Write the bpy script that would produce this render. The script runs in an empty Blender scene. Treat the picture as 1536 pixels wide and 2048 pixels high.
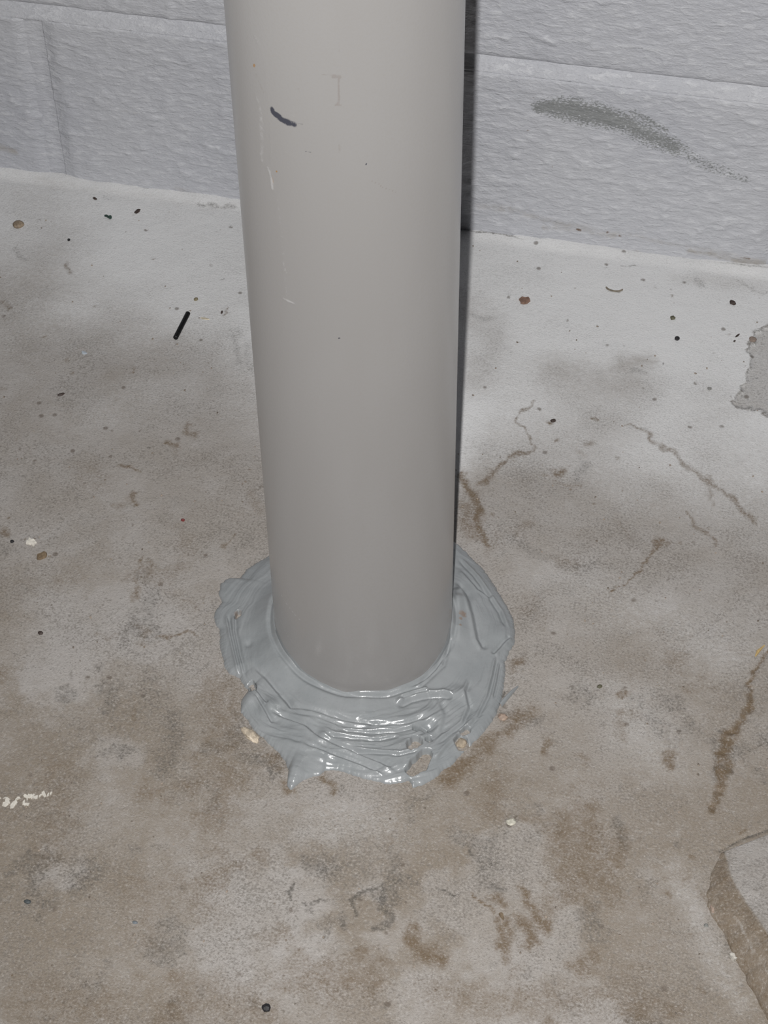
import bpy, bmesh, math, random
import numpy as np
from mathutils import Matrix, Vector

# ------------------------------------------------------------------ camera
FPX = 3800.0                                   # focal length in pixels of the 1536x2048 frame
def nrm(v): return v / np.linalg.norm(v)
_D = nrm(np.array([60, 3612, 3800.0]))         # world down, in camera axes (x right, y down, z forward)
_L = np.array([-23400, -3610, 3800.0]); _L -= _L.dot(_D) * _D; _L = nrm(_L)
_Z = -_D; _X = -_L; _Y = np.cross(_Z, _X)
RW = np.array([_X, _Y, _Z])                    # camera vector -> world vector
CAM = np.array([0.15341765, -0.59999413, 0.73803664])

scene = bpy.context.scene
cam_d = bpy.data.cameras.new('camera')
cam = bpy.data.objects.new('camera', cam_d)
scene.collection.objects.link(cam)
cam_d.sensor_fit = 'VERTICAL'; cam_d.sensor_height = 36.0; cam_d.sensor_width = 27.0
cam_d.lens = FPX / 2048 * 36.0
cam_d.clip_start = 0.02; cam_d.clip_end = 50
cx_ = RW @ np.array([1, 0, 0]); cy_ = RW @ np.array([0, -1, 0]); cz_ = RW @ np.array([0, 0, -1])
m4 = Matrix(((cx_[0], cy_[0], cz_[0], CAM[0]), (cx_[1], cy_[1], cz_[1], CAM[1]),
             (cx_[2], cy_[2], cz_[2], CAM[2]), (0, 0, 0, 1)))
cam.matrix_world = m4
scene.camera = cam

# ------------------------------------------------------------------ world, flash, exposure
world = bpy.data.worlds.new('world'); scene.world = world; world.use_nodes = True
bg = world.node_tree.nodes['Background']
bg.inputs['Color'].default_value = (0.80, 0.88, 1.0, 1); bg.inputs['Strength'].default_value = 0.004

fl_d = bpy.data.lights.new('camera_flash', 'SPOT')
fl_d.energy = 43.0; fl_d.color = (1.0, 0.985, 0.965)
fl_d.shadow_soft_size = 0.004; fl_d.spot_size = math.radians(82); fl_d.spot_blend = 1.0
flash = bpy.data.objects.new('camera_flash', fl_d); scene.collection.objects.link(flash)
flash.location = (0.1424, -0.62, 0.775)
aim = Vector((0.03, 0.14, 0.04))
flash.rotation_euler = (aim - flash.location).to_track_quat('-Z', 'Y').to_euler()

vs = scene.view_settings
scene.display_settings.display_device = 'sRGB'
vs.view_transform = 'Standard'; vs.look = 'None'; vs.gamma = 1.0; vs.use_curve_mapping = False
vs.exposure = 0.0

# ------------------------------------------------------------------ measuring helpers
def ray(px, py):
    return RW @ nrm(np.array([px - 768.0, py - 1024.0, FPX]))
def on_floor(px, py, z=0.0):
    d = ray(px, py); return CAM + d * ((z - CAM[2]) / d[2])
WY = 0.329                                     # front face of the wall
def on_wall(px, py, y=WY):
    d = ray(px, py); return CAM + d * ((y - CAM[1]) / d[1])
PR = 0.04445                                   # pipe radius
def on_pipe(px, py, r=PR):
    d = ray(px, py); a = d[0]**2 + d[1]**2; b = CAM[0]*d[0] + CAM[1]*d[1]; c = CAM[0]**2 + CAM[1]**2 - r*r
    disc = max(b*b - a*c, 0.0); t = (-b - math.sqrt(disc)) / a
    return CAM + d * t

# ------------------------------------------------------------------ numpy noise
_rng = np.random.RandomState(7)
_T = _rng.rand(512, 512)
def vnoise(x, y, seed=0):
    x = x + seed * 17.31; y = y + seed * 9.77
    xi = np.floor(x).astype(int); yi = np.floor(y).astype(int)
    fx = x - xi; fy = y - yi
    fx = fx*fx*(3 - 2*fx); fy = fy*fy*(3 - 2*fy)
    a = _T[xi % 512, yi % 512]; b = _T[(xi+1) % 512, yi % 512]
    c = _T[xi % 512, (yi+1) % 512]; d = _T[(xi+1) % 512, (yi+1) % 512]
    return (a*(1-fx) + b*fx)*(1-fy) + (c*(1-fx) + d*fx)*fy
def fbm(x, y, octv=4, seed=0, gain=0.5):
    s = 0; a = 1.0; t = 0
    for k in range(octv):
        s = s + a * vnoise(x * 2**k, y * 2**k, seed + k*3); t += a; a *= gain
    return s / t
def sstep(a, b, x):
    t = np.clip((x - a) / (b - a), 0, 1); return t*t*(3 - 2*t)

def stroke_field(X, Y, pts, wid):
    """0..1 soft mask around a polyline; pts Nx2, wid = radius at each point."""
    out = np.zeros_like(X); pts = [np.array(p[:2], float) for p in pts]
    if len(pts) == 1: pts = [pts[0], pts[0] + 1e-5]; wid = [wid[0], wid[0]]
    for i in range(len(pts) - 1):
        a, b = pts[i], pts[i+1]; w0, w1 = wid[i], wid[i+1]; wm = max(w0, w1) * 2.2
        sel = (X > min(a[0], b[0]) - wm) & (X < max(a[0], b[0]) + wm) & (Y > min(a[1], b[1]) - wm) & (Y < max(a[1], b[1]) + wm)
        if not sel.any(): continue
        x = X[sel]; y = Y[sel]; d = b - a
        t = np.clip(((x - a[0])*d[0] + (y - a[1])*d[1]) / max(d.dot(d), 1e-12), 0, 1)
        dist = np.hypot(x - a[0] - t*d[0], y - a[1] - t*d[1]); w = w0 + (w1 - w0)*t
        out[sel] = np.maximum(out[sel], np.exp(-(dist / w)**2 * 0.9))
    return out
def signed_dist(X, Y, pts):
    best = np.full(X.shape, 1e9); sg = np.zeros(X.shape); tt = np.zeros(X.shape)
    n = len(pts) - 1
    for i in range(n):
        a = np.array(pts[i][:2]); b = np.array(pts[i+1][:2]); d = b - a
        t = np.clip(((X - a[0])*d[0] + (Y - a[1])*d[1]) / d.dot(d), 0, 1)
        ex = X - a[0] - t*d[0]; ey = Y - a[1] - t*d[1]; dist = np.hypot(ex, ey)
        s = np.sign(d[0]*ey - d[1]*ex); m = dist < best
        best = np.where(m, dist, best); sg = np.where(m, s, sg); tt = np.where(m, (i + t)/n, tt)
    return best, sg, tt

# ------------------------------------------------------------------ object helpers
COL = scene.collection
def link(name, me, mat=None, parent=None):
    o = bpy.data.objects.new(name, me); COL.objects.link(o)
    if mat: me.materials.append(mat)
    if parent: o.parent = parent
    return o
def tag(o, label=None, cat=None, group=None, kind=None):
    if label: o['label'] = label
    if cat: o['category'] = cat
    if group: o['group'] = group
    if kind: o['kind'] = kind
    return o
def grid_mesh(name, P, wrap=False, smooth=True):
    """P: (n,m,3) array of points -> quad mesh (wrap closes the first axis)."""
    n, m = P.shape[:2]; me = bpy.data.meshes.new(name)
    idx = np.arange(n*m).reshape(n, m)
    i2 = np.roll(idx, -1, 0) if wrap else idx[1:]
    i1 = idx if wrap else idx[:-1]
    q = np.stack([i1[:, :-1], i2[:, :-1], i2[:, 1:], i1[:, 1:]], -1).reshape(-1, 4)
    nf = len(q)
    me.vertices.add(n*m); me.vertices.foreach_set('co', P.reshape(-1).astype(np.float32))
    me.loops.add(nf*4); me.loops.foreach_set('vertex_index', q.reshape(-1).astype(np.int32))
    me.polygons.add(nf); me.polygons.foreach_set('loop_start', (np.arange(nf)*4).astype(np.int32))
    me.polygons.foreach_set('use_smooth', np.full(nf, smooth))
    me.update(calc_edges=True); me.validate()
    return me
def add_attr(me, name, arr4):
    a = me.attributes.new(name, 'FLOAT_COLOR', 'POINT')
    a.data.foreach_set('color', arr4.reshape(-1).astype(np.float32))

def bm_mesh(name, bm, smooth=False):
    me = bpy.data.meshes.new(name); bm.to_mesh(me); bm.free()
    for p in me.polygons: p.use_smooth = smooth
    return me

# ------------------------------------------------------------------ node helpers
class NT:
    def __init__(s, name):
        s.mat = bpy.data.materials.new(name); s.mat.use_nodes = True
        s.t = s.mat.node_tree; s.b = s.t.nodes['Principled BSDF']
        s.co = s.t.nodes.new('ShaderNodeTexCoord').outputs['Object']
    def L(s, a, b): s.t.links.new(a, b)
    def put(s, sock, v):
        if hasattr(v, 'is_linked') or hasattr(v, 'links'): s.L(v, sock)
        else: sock.default_value = v
    def math(s, op, a, b=0.0, c=None, clamp=False):
        n = s.t.nodes.new('ShaderNodeMath'); n.operation = op; n.use_clamp = clamp
        s.put(n.inputs[0], a); s.put(n.inputs[1], b)
        if c is not None: s.put(n.inputs[2], c)
        return n.outputs[0]
    def noise(s, scale, detail=2, rough=0.5, stretch=None, dist=0.0, off=0.0):
        n = s.t.nodes.new('ShaderNodeTexNoise'); n.inputs['Scale'].default_value = scale
        n.inputs['Detail'].default_value = detail; n.inputs['Roughness'].default_value = rough
        n.inputs['Distortion'].default_value = dist
        mp = s.t.nodes.new('ShaderNodeMapping'); mp.inputs['Location'].default_value = (off, off*1.7, off*0.6)
        if stretch: mp.inputs['Scale'].default_value = stretch
        s.L(s.co, mp.inputs['Vector']); s.L(mp.outputs[0], n.inputs['Vector'])
        return n.outputs['Fac']
    def voro(s, scale, off=0.0):
        n = s.t.nodes.new('ShaderNodeTexVoronoi'); n.inputs['Scale'].default_value = scale
        mp = s.t.nodes.new('ShaderNodeMapping'); mp.inputs['Location'].default_value = (off, off*1.3, off)
        s.L(s.co, mp.inputs['Vector']); s.L(mp.outputs[0], n.inputs['Vector'])
        return n.outputs['Distance'], n.outputs['Color']
    def ss(s, x, a, b, lo=0.0, hi=1.0):
        n = s.t.nodes.new('ShaderNodeMapRange'); n.interpolation_type = 'SMOOTHSTEP'
        s.put(n.inputs['Value'], x); n.inputs['From Min'].default_value = a; n.inputs['From Max'].default_value = b
        n.inputs['To Min'].default_value = lo; n.inputs['To Max'].default_value = hi
        return n.outputs['Result']
    def mix(s, f, a, b, mode='MIX'):
        n = s.t.nodes.new('ShaderNodeMix'); n.data_type = 'RGBA'; n.blend_type = mode; n.clamp_factor = True
        def c(v): return tuple(v) + (1,) if isinstance(v, (tuple, list)) and len(v) == 3 else v
        s.put(n.inputs[0], f); s.put(n.inputs[6], c(a)); s.put(n.inputs[7], c(b))
        return n.outputs[2]
    def attr(s, name):
        n = s.t.nodes.new('ShaderNodeAttribute'); n.attribute_name = name
        sp = s.t.nodes.new('ShaderNodeSeparateColor'); s.L(n.outputs['Color'], sp.inputs[0])
        return sp.outputs[0], sp.outputs[1], sp.outputs[2], n.outputs['Alpha']
    def bump(s, h, dist, strength=1.0, prev=None):
        n = s.t.nodes.new('ShaderNodeBump'); n.inputs['Distance'].default_value = dist
        n.inputs['Strength'].default_value = strength; s.L(h, n.inputs['Height'])
        if prev is not None: s.L(prev, n.inputs['Normal'])
        return n.outputs[0]
    def done(s, col, rough, normal=None, spec=0.5, coat=0.0, coat_rough=0.1):
        s.put(s.b.inputs['Base Color'], tuple(col) + (1,) if isinstance(col, tuple) else col)
        s.put(s.b.inputs['Roughness'], rough); s.b.inputs['Specular IOR Level'].default_value = spec
        s.b.inputs['Coat Weight'].default_value = coat; s.b.inputs['Coat Roughness'].default_value = coat_rough
        if normal is not None: s.L(normal, s.b.inputs['Normal'])
        return s.mat

# ------------------------------------------------------------------ materials
def mat_concrete(name='concrete', attr=True, tint=None):
    n = NT(name)
    big = n.noise(9, 3, 0.55, off=1.3); med = n.noise(45, 5, 0.62, dist=0.6, off=3.1)
    fine = n.noise(850, 3, 0.7, off=5.0); vf = n.noise(2200, 2, 0.6, off=2.2)
    m2 = n.noise(150, 6, 0.72, off=8.0); m3 = n.noise(360, 5, 0.75, off=11.0)
    c = n.mix(n.ss(n.math('ADD', n.math('MULTIPLY', big, 0.5), n.math('MULTIPLY', med, 0.5)), 0.38, 0.62),
              (0.350, 0.322, 0.297), (0.402, 0.380, 0.364))
    if attr:
        br, dk, pt, wr = n.attr('stain')
        # wear: more mottled, browner film over the pale cement
        w = n.ss(n.math('MULTIPLY', wr, n.math('ADD', 0.30, n.math('ADD', n.math('MULTIPLY', m2, 0.9), n.math('MULTIPLY', fine, 0.4)))), 0.20, 1.0)
        c = n.mix(n.math('MULTIPLY', w, 0.85), c, (0.235, 0.195, 0.152))
        pale = n.math('MULTIPLY', n.ss(m3, 0.48, 0.70), n.ss(wr, 0.05, 0.5, 0.0, 0.32))
        c = n.mix(pale, c, (0.44, 0.42, 0.405))
        p = n.ss(n.math('ADD', pt, n.math('MULTIPLY', n.math('SUBTRACT', m3, 0.5), n.ss(pt, 0.0, 0.25, 0, 0.7))), 0.0, 1.0)
        c = n.mix(n.math('MULTIPLY', p, 0.94), c, (0.78, 0.785, 0.795))
        # fine dirt: speckle everywhere, sparser on the paint
        clus = n.noise(28, 4, 0.6, off=17.0)
        sp = n.ss(n.math('ADD', n.math('MULTIPLY', n.math('SUBTRACT', clus, 0.5), 0.30), n.math('ADD', n.math('MULTIPLY', fine, 0.65), n.math('MULTIPLY', m3, 0.35))), 0.49, 0.64, 0.0, 0.62)
        sp = n.math('MULTIPLY', sp, n.math('SUBTRACT', 1.0, n.math('MULTIPLY', p, 0.70)))
        c = n.mix(sp, c, (0.165, 0.148, 0.130))
        pits, pc = n.voro(75, 4.0)
        pit = n.math('MULTIPLY', n.ss(pits, 0.07, 0.15, 1.0, 0.0), n.ss(med, 0.50, 0.56))
        c = n.mix(n.math('MULTIPLY', pit, 0.7), c, (0.13, 0.105, 0.085))
        d = n.ss(n.math('MULTIPLY', dk, n.math('ADD', -0.45, n.math('ADD', n.math('MULTIPLY', m3, 1.5), n.math('MULTIPLY', fine, 1.5)))), 0.28, 1.0)
        c = n.mix(n.math('MULTIPLY', d, 0.75), c, (0.085, 0.078, 0.068))
        b = n.ss(n.math('MULTIPLY', br, n.math('ADD', -0.55, n.math('ADD', n.math('MULTIPLY', m2, 1.7), n.math('MULTIPLY', fine, 1.3)))), 0.12, 1.15)
        c = n.mix(n.math('MULTIPLY', b, 0.88), c, (0.150, 0.105, 0.062))
    else:
        w = n.ss(m2, 0.40, 0.64); c = n.mix(w, c, tint or (0.22, 0.17, 0.13))
        c = n.mix(n.ss(fine, 0.55, 0.68, 0, 0.5), c, (0.15, 0.13, 0.11))
    c = n.mix(n.ss(fine, 0.44, 0.30, 0.0, 0.28), c, (0.62, 0.59, 0.56))
    h = n.math('ADD', n.math('MULTIPLY', fine, 0.7), n.math('MULTIPLY', vf, 0.5))
    nb = n.bump(h, 0.0006, 0.8); nb = n.bump(m2, 0.0012, 0.4, nb)
    return n.done(c, n.ss(fine, 0.35, 0.7, 0.5, 0.75), nb, 0.35)

def mat_wall_paint(name='wall_paint', attr=True):
    n = NT(name)
    big = n.noise(7, 3, 0.5, off=2.0); st = n.noise(270, 3, 0.6, (0.5, 1, 1.35), 0.3, 4.0)
    fine = n.noise(900, 4, 0.7, (0.7, 1, 1.2), off=7.0); m2 = n.noise(120, 5, 0.7, dist=0.5, off=9.0)
    c = n.mix(n.ss(big, 0.35, 0.65), (0.450, 0.460, 0.500), (0.490, 0.498, 0.530))
    c = n.mix(n.ss(st, 0.50, 0.68, 0, 0.45), c, (0.64, 0.65, 0.68))
    if attr:
        gr, dirt, bn, a = n.attr('stain')
        d = n.ss(n.math('MULTIPLY', dirt, n.math('ADD', 0.1, n.math('MULTIPLY', m2, 1.6))), 0.25, 0.85)
        c = n.mix(n.math('MULTIPLY', d, 0.6), c, (0.30, 0.265, 0.215))
        b = n.ss(n.math('MULTIPLY', bn, n.math('ADD', 0.4, m2)), 0.35, 0.7)
        c = n.mix(b, c, (0.16, 0.11, 0.08))
        g = n.ss(n.math('ADD', gr, n.math('MULTIPLY', n.math('SUBTRACT', fine, 0.5), n.ss(gr, 0.05, 0.4, 0, 3.4))), 0.30, 0.75)
        c = n.mix(g, c, (0.235, 0.243, 0.246))
    nb = n.bump(st, 0.0017, 0.70); nb = n.bump(fine, 0.0007, 0.6, nb)
    return n.done(c, n.ss(st, 0.3, 0.7, 0.42, 0.30), nb, 0.5)

def mat_pipe():
    n = NT('grey_conduit_plastic')
    f = n.noise(900, 2, 0.5); m = n.noise(14, 3, 0.5, (1, 1, 0.35)); fine = n.noise(500, 3, 0.7, off=3)
    c = n.mix(n.ss(m, 0.35, 0.65), (0.226, 0.220, 0.217), (0.240, 0.235, 0.233))
    c = n.mix(n.ss(f, 0.4, 0.75, 0, 0.25), c, (0.225, 0.215, 0.205))
    bk, wh, rs, tn = n.attr('stain')
    def msk(a, k=1.2): return n.ss(n.math('MULTIPLY', a, n.math('ADD', 0.35, n.math('MULTIPLY', fine, k))), 0.35, 0.75)
    c = n.mix(n.math('MULTIPLY', msk(tn), 0.30), c, (0.14, 0.11, 0.095))
    c = n.mix(n.math('MULTIPLY', msk(wh), 0.36), c, (0.46, 0.46, 0.47))
    c = n.mix(n.math('MULTIPLY', msk(rs), 0.8), c, (0.24, 0.13, 0.04))
    c = n.mix(n.math('MULTIPLY', msk(bk, 1.4), 0.95), c, (0.035, 0.037, 0.05))
    nb = n.bump(f, 0.0002, 0.25); nb = n.bump(wh, 0.0002, 0.3, nb)
    n.b.inputs['Diffuse Roughness'].default_value = 0.4
    return n.done(c, 0.25, nb, 0.5)

def mat_sealant():
    n = NT('grey_duct_sealant')
    m = n.noise(60, 4, 0.5); f = n.noise(700, 3, 0.6)
    c = n.mix(n.ss(m, 0.35, 0.65), (0.262, 0.278, 0.288), (0.288, 0.302, 0.312))
    c = n.mix(n.ss(f, 0.62, 0.72, 0, 0.25), c, (0.2, 0.21, 0.21))
    dirt, pal, _b, _a = n.attr('stain')
    c = n.mix(n.ss(n.math('MULTIPLY', dirt, n.math('ADD', 0.3, f)), 0.3, 0.7, 0, 0.9), c, (0.25, 0.19, 0.15))
    nb = n.bump(n.noise(260, 3, 0.55, off=2), 0.0007, 0.35); nb = n.bump(f, 0.0002, 0.3, nb)
    return n.done(c, 0.27, nb, 0.5, 0.2, 0.12)

def mat_plain(name, col, rough=0.6, var=0.25, spec=0.4, scale=400):
    n = NT(name); f = n.noise(scale, 3, 0.6)
    dark = tuple(v*(1 - var) for v in col); lite = tuple(min(1, v*(1 + var)) for v in col)
    c = n.mix(n.ss(f, 0.35, 0.65), dark, lite)
    return n.done(c, rough, n.bump(f, 0.0003, 0.5), spec)

M_FLOOR = mat_concrete('floor_concrete')
M_SLAB = mat_concrete('slab_concrete', True)
M_WALL = mat_wall_paint()
M_PIPE = mat_pipe()
M_SEAL = mat_sealant()

# ------------------------------------------------------------------ FLOOR
def axis(lo, a, b, hi, step, n_out):
    mid = np.arange(a, b + step*0.5, step)
    g = np.linspace(0, 1, n_out + 1)[1:]**2
    return np.concatenate([(a - (a - lo)*g)[::-1], mid, b + (hi - b)*g])
fx = axis(-1.5, -0.315, 0.24, 1.5, 0.001, 26)
fy = np.concatenate([(-0.27 - 1.13*np.linspace(0, 1, 27)[1:]**2)[::-1], np.arange(-0.27, 0.3365, 0.001)])
FX, FY = np.meshgrid(fx, fy, indexing='ij')

def W(pts): return [on_floor(*p)[:2] for p in pts]
def wmm(px, pts):
    """pixel radius at a floor point -> metres (mean of along and across)."""
    out = []
    px = px if isinstance(px, (list, tuple)) else [px]*len(pts)
    for w, (x, y) in zip(px, pts):
        s = 0.5*(np.linalg.norm(on_floor(x+1, y) - on_floor(x, y)) + np.linalg.norm(on_floor(x, y+1) - on_floor(x, y)))
        out.append(w * s)
    return out
def paint_on(F, pts, w, s, X=None, Y=None, warp=True):
    X = FXw if X is None else X; Y = FYw if Y is None else Y
    f = stroke_field(X, Y, W(pts), wmm(w, pts)) * s
    np.maximum(F, f, out=F)
_wx = (fbm(FX*70, FY*70, 3, 21) - 0.5); _wy = (fbm(FX*70, FY*70, 3, 33) - 0.5)
_w2 = fbm(FX*260, FY*260, 3, 51) - .5; _w3 = fbm(FX*260, FY*260, 3, 57) - .5
FXw = FX + _wx*0.010 + _w2*0.0045; FYw = FY + _wy*0.010 + _w3*0.0045

brown = np.zeros_like(FX); dark = np.zeros_like(FX); wear = np.zeros_like(FX)
# painted band of floor along the wall, its edge traced left to right
edge = W([(-40, 480), (60, 545), (200, 610), (330, 640), (450, 650), (505, 700), (925, 905), (1000, 800), (1100, 775),
          (1230, 800), (1330, 850), (1440, 850), (1536, 880), (1620, 900)])
ex = [p[0] for p in edge]; ey = [p[1] for p in edge]
yb = np.interp(FX, ex, ey)
dd = FY + (fbm(FX*14, FY*14, 4, 5) - 0.5)*0.10 - yb
paint = sstep(-0.115, 0.065, dd)*0.95
# scuffed thin places in the paint
for p, w, s in [([(60, 400), (140, 470), (60, 560)], 55, .28), ([(100, 370), (330, 400), (470, 420)], 14, .16),
                ([(930, 620), (990, 680), (960, 760)], 40, .40), ([(1100, 740), (1250, 770)], 40, .35),
                ([(1360, 560), (1536, 570)], 18, .22), ([(1240, 730), (1290, 715)], 16, .4)]:
    f = stroke_field(FXw, FYw, W(p), wmm(w, p))*s; paint *= (1 - f)
# pale stripe in front of the raised slab and pale zones of bare cement
for p, w, s in [([(1360, 1740), (1390, 1830), (1430, 1920), (1480, 2010)], 30, .20), ([(1250, 1400), (1300, 1500)], 70, .22),
                ([(1100, 1150), (1300, 1230), (1450, 1300)], 80, .22), ([(200, 820), (380, 760)], 80, .25),
                ([(640, 1640), (760, 1640)], 60, .20), ([(1330, 900), (1200, 1000)], 60, .2)]:
    np.maximum(paint, stroke_field(FXw, FYw, W(p), wmm(w, p))*s, out=paint)
# flaked-off patch at the right edge: paint gone
flake = W([(1580, 615), (1540, 645), (1512, 655), (1502, 668), (1506, 690), (1502, 712), (1494, 735), (1488, 760), (1478, 780), (1470, 800), (1478, 815), (1500, 812), (1520, 824), (1545, 836), (1600, 850)])
# bulk wear grows toward the front
wear = 0.30 + 0.50*sstep(0.10, -0.16, FY) + (fbm(FX*18, FY*18, 4, 2) - 0.5)*0.9
wear = np.clip(wear, 0, 1) * (1 - 0.85*paint)
BIGBROWN = [
 ([(440, 1370), (460, 1540), (420, 1640)], 55, .55), ([(350, 1760), (420, 1830)], 60, .45), ([(120, 1540), (100, 1700)], 60, .45),
 ([(260, 1760), (300, 1880)], 55, .42), ([(60, 2000), (200, 2020)], 70, .5), ([(380, 1990), (520, 2020)], 70, .5),
 ([(860, 1990), (1000, 2010), (1150, 2000)], 50, .55), ([(1250, 1960), (1200, 2030)], 60, .45),
 ([(180, 930), (200, 960)], 40, .45), ([(60, 730), (50, 800)], 60, .30), ([(560, 1960), (680, 2000)], 50, .40),
 ([(1010, 1460), (1050, 1420)], 26, .75), ([(930, 1535), (905, 1560)], 24, .9), ([(985, 1470), (960, 1510), (930, 1540)], 16, .8),
 ([(575, 1560), (580, 1590)], 13, .85), ([(640, 1560), (655, 1580)], 13, .9), ([(1000, 1560), (980, 1600)], 35, .55),
 ([(540, 1500), (560, 1530)], 15, .6),
 ([(1050, 1780), (1075, 1820), (1085, 1850), (1100, 1862)], 14, 1.0), ([(1040, 1850), (1075, 1870), (1060, 1890)], 16, .95),
 ([(1010, 1860), (1015, 1920)], 14, .9), ([(985, 1800), (1010, 1820)], 12, .8),
 ([(825, 1865), (835, 1885), (870, 1910), (880, 1925)], 20, .85), ([(700, 1940), (715, 1960)], 26, .7), ([(1190, 1915), (1150, 1935)], 26, .75),
 ([(1170, 1805), (1180, 1820)], 12, .6), ([(1100, 1640), (960, 1620)], 20, .45),
 ([(925, 950), (945, 985), (960, 1030), (965, 1085)], 11, 1.0), ([(930, 1010), (945, 1070)], 20, .7), ([(965, 1100), (1000, 1080)], 16, .45),
 ([(1110, 1120), (1140, 1130)], 26, .45), ([(1040, 1070), (1060, 1050)], 20, .5),
 ([(500, 990), (515, 1020)], 22, .5), ([(225, 1010), (255, 1000)], 14, .55)]
for p, w, s in BIGBROWN: paint_on(brown, p, w, s)
LINES = [
 ([(1245, 842), (1290, 868), (1340, 900), (1380, 935), (1420, 955), (1455, 985), (1480, 1010), (1512, 1042)], [4, 5, 9, 6, 9, 8, 7, 9], .75),
 ([(1420, 955), (1422, 985), (1425, 1020)], 7, .6), ([(1370, 1025), (1390, 1045), (1430, 1085)], [3, 6, 4], .8),
 ([(1332, 1080), (1318, 1092), (1290, 1115), (1270, 1140), (1212, 1176)], [9, 7, 3, 3, 3], .9),
 ([(1065, 812), (1045, 828), (1042, 855), (1052, 880), (1062, 905)], 4, .75), ([(1055, 905), (1020, 925), (985, 950), (965, 965)], [7, 9, 9, 7], .8),
 ([(1095, 955), (1160, 975)], 3, .6), ([(1060, 1045), (1100, 1060), (1160, 1090)], 4, .35), ([(1225, 1035), (1240, 1060), (1250, 1080)], 3, .5),
 ([(1535, 1296), (1522, 1330), (1505, 1370), (1490, 1400), (1475, 1440), (1462, 1475), (1450, 1520), (1442, 1560), (1430, 1600), (1425, 1625)], [4, 5, 6, 10, 9, 16, 12, 14, 10, 10], 1.0),
 ([(285, 1115), (275, 1160), (268, 1195)], [3, 5, 8], .7), ([(300, 1130), (310, 1150)], 8, .6), ([(318, 1280), (345, 1270), (400, 1267)], [7, 5, 2], .8),
 ([(195, 1270), (235, 1268)], 5, .5), ([(250, 925), (268, 930), (290, 942)], [6, 5, 2], .9), ([(268, 985), (255, 1010)], 6, .9),
 ([(275, 1375), (270, 1440)], [3, 7], .6), ([(470, 1070), (445, 1095)], 3, .7), ([(270, 1250), (300, 1260), (285, 1290)], 10, .5),
 ([(785, 1640), (770, 1690), (757, 1745)], 3, .5), ([(935, 1775), (965, 1810), (995, 1850)], [3, 5, 5], .95),
 ([(378, 845), (372, 862), (388, 868)], 10, .7), ([(330, 885), (352, 890)], 7, .8), ([(355, 880), (350, 905)], 8, .45),
 ([(1285, 1290), (1262, 1360)], 5, .35), ([(1260, 1385), (1245, 1395)], 10, .8), ([(1245, 1430), (1232, 1450), (1240, 1475)], 14, .55),
 ([(1335, 1500), (1328, 1530)], 12, .8), ([(1160, 1510), (1175, 1520)], 14, .5), ([(1100, 1490), (1095, 1510)], 10, .8),
 ([(1035, 1325), (1020, 1335)], 11, .85), ([(1025, 1335), (1050, 1320)], 6, .5), ([(1490, 1660), (1478, 1668)], 5, .9),
 ([(1200, 1560), (1110, 1595)], 22, .35), ([(1338, 1784)], 8, .9), ([(1390, 1718)], 7, .8), ([(82, 1113)], 8, .3),
 ([(8, 1065)], 9, .9), ([(10, 1038)], 6, .8), ([(1115, 885)], 8, .85), ([(1172, 880), (1180, 890)], 7, .6), ([(1122, 945)], 11, .95),
 ([(1105, 843)], 6, .9), ([(1190, 840)], 5, .8), ([(1162, 910)], 10, .5), ([(1234, 915)], 5, .7), ([(1195, 1015)], 5, .9), ([(985, 1030)], 6, .9), ([(1000, 1033)], 4, .8),
 ([(960, 600), (968, 628)], 4, .3), ([(1355, 1138)], 4, .8), ([(1360, 1085)], 7, .6), ([(1510, 1150)], 5, .7), ([(1392, 1960), (1398, 1975)], 7, .6),
 ([(36, 660)], 4, .2), ([(9, 610), (10, 620)], 5, .7), ([(258, 742), (250, 752)], 3, .8), ([(138, 722)], 5, .7), ([(336, 715)], 4, .6), ([(126, 530), (128, 548)], 5, .7), ([(445, 618), (444, 632)], 3, .9),
 ([(110, 445)], 3, .6), ([(192, 612)], 4, .7), ([(360, 395)], 3, .4), ([(410, 720)], 4, .6), ([(15, 1125)], 4, .6), ([(5, 778)], 9, .5)]
for p, w, s in LINES: paint_on(brown, p, w, s)
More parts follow.
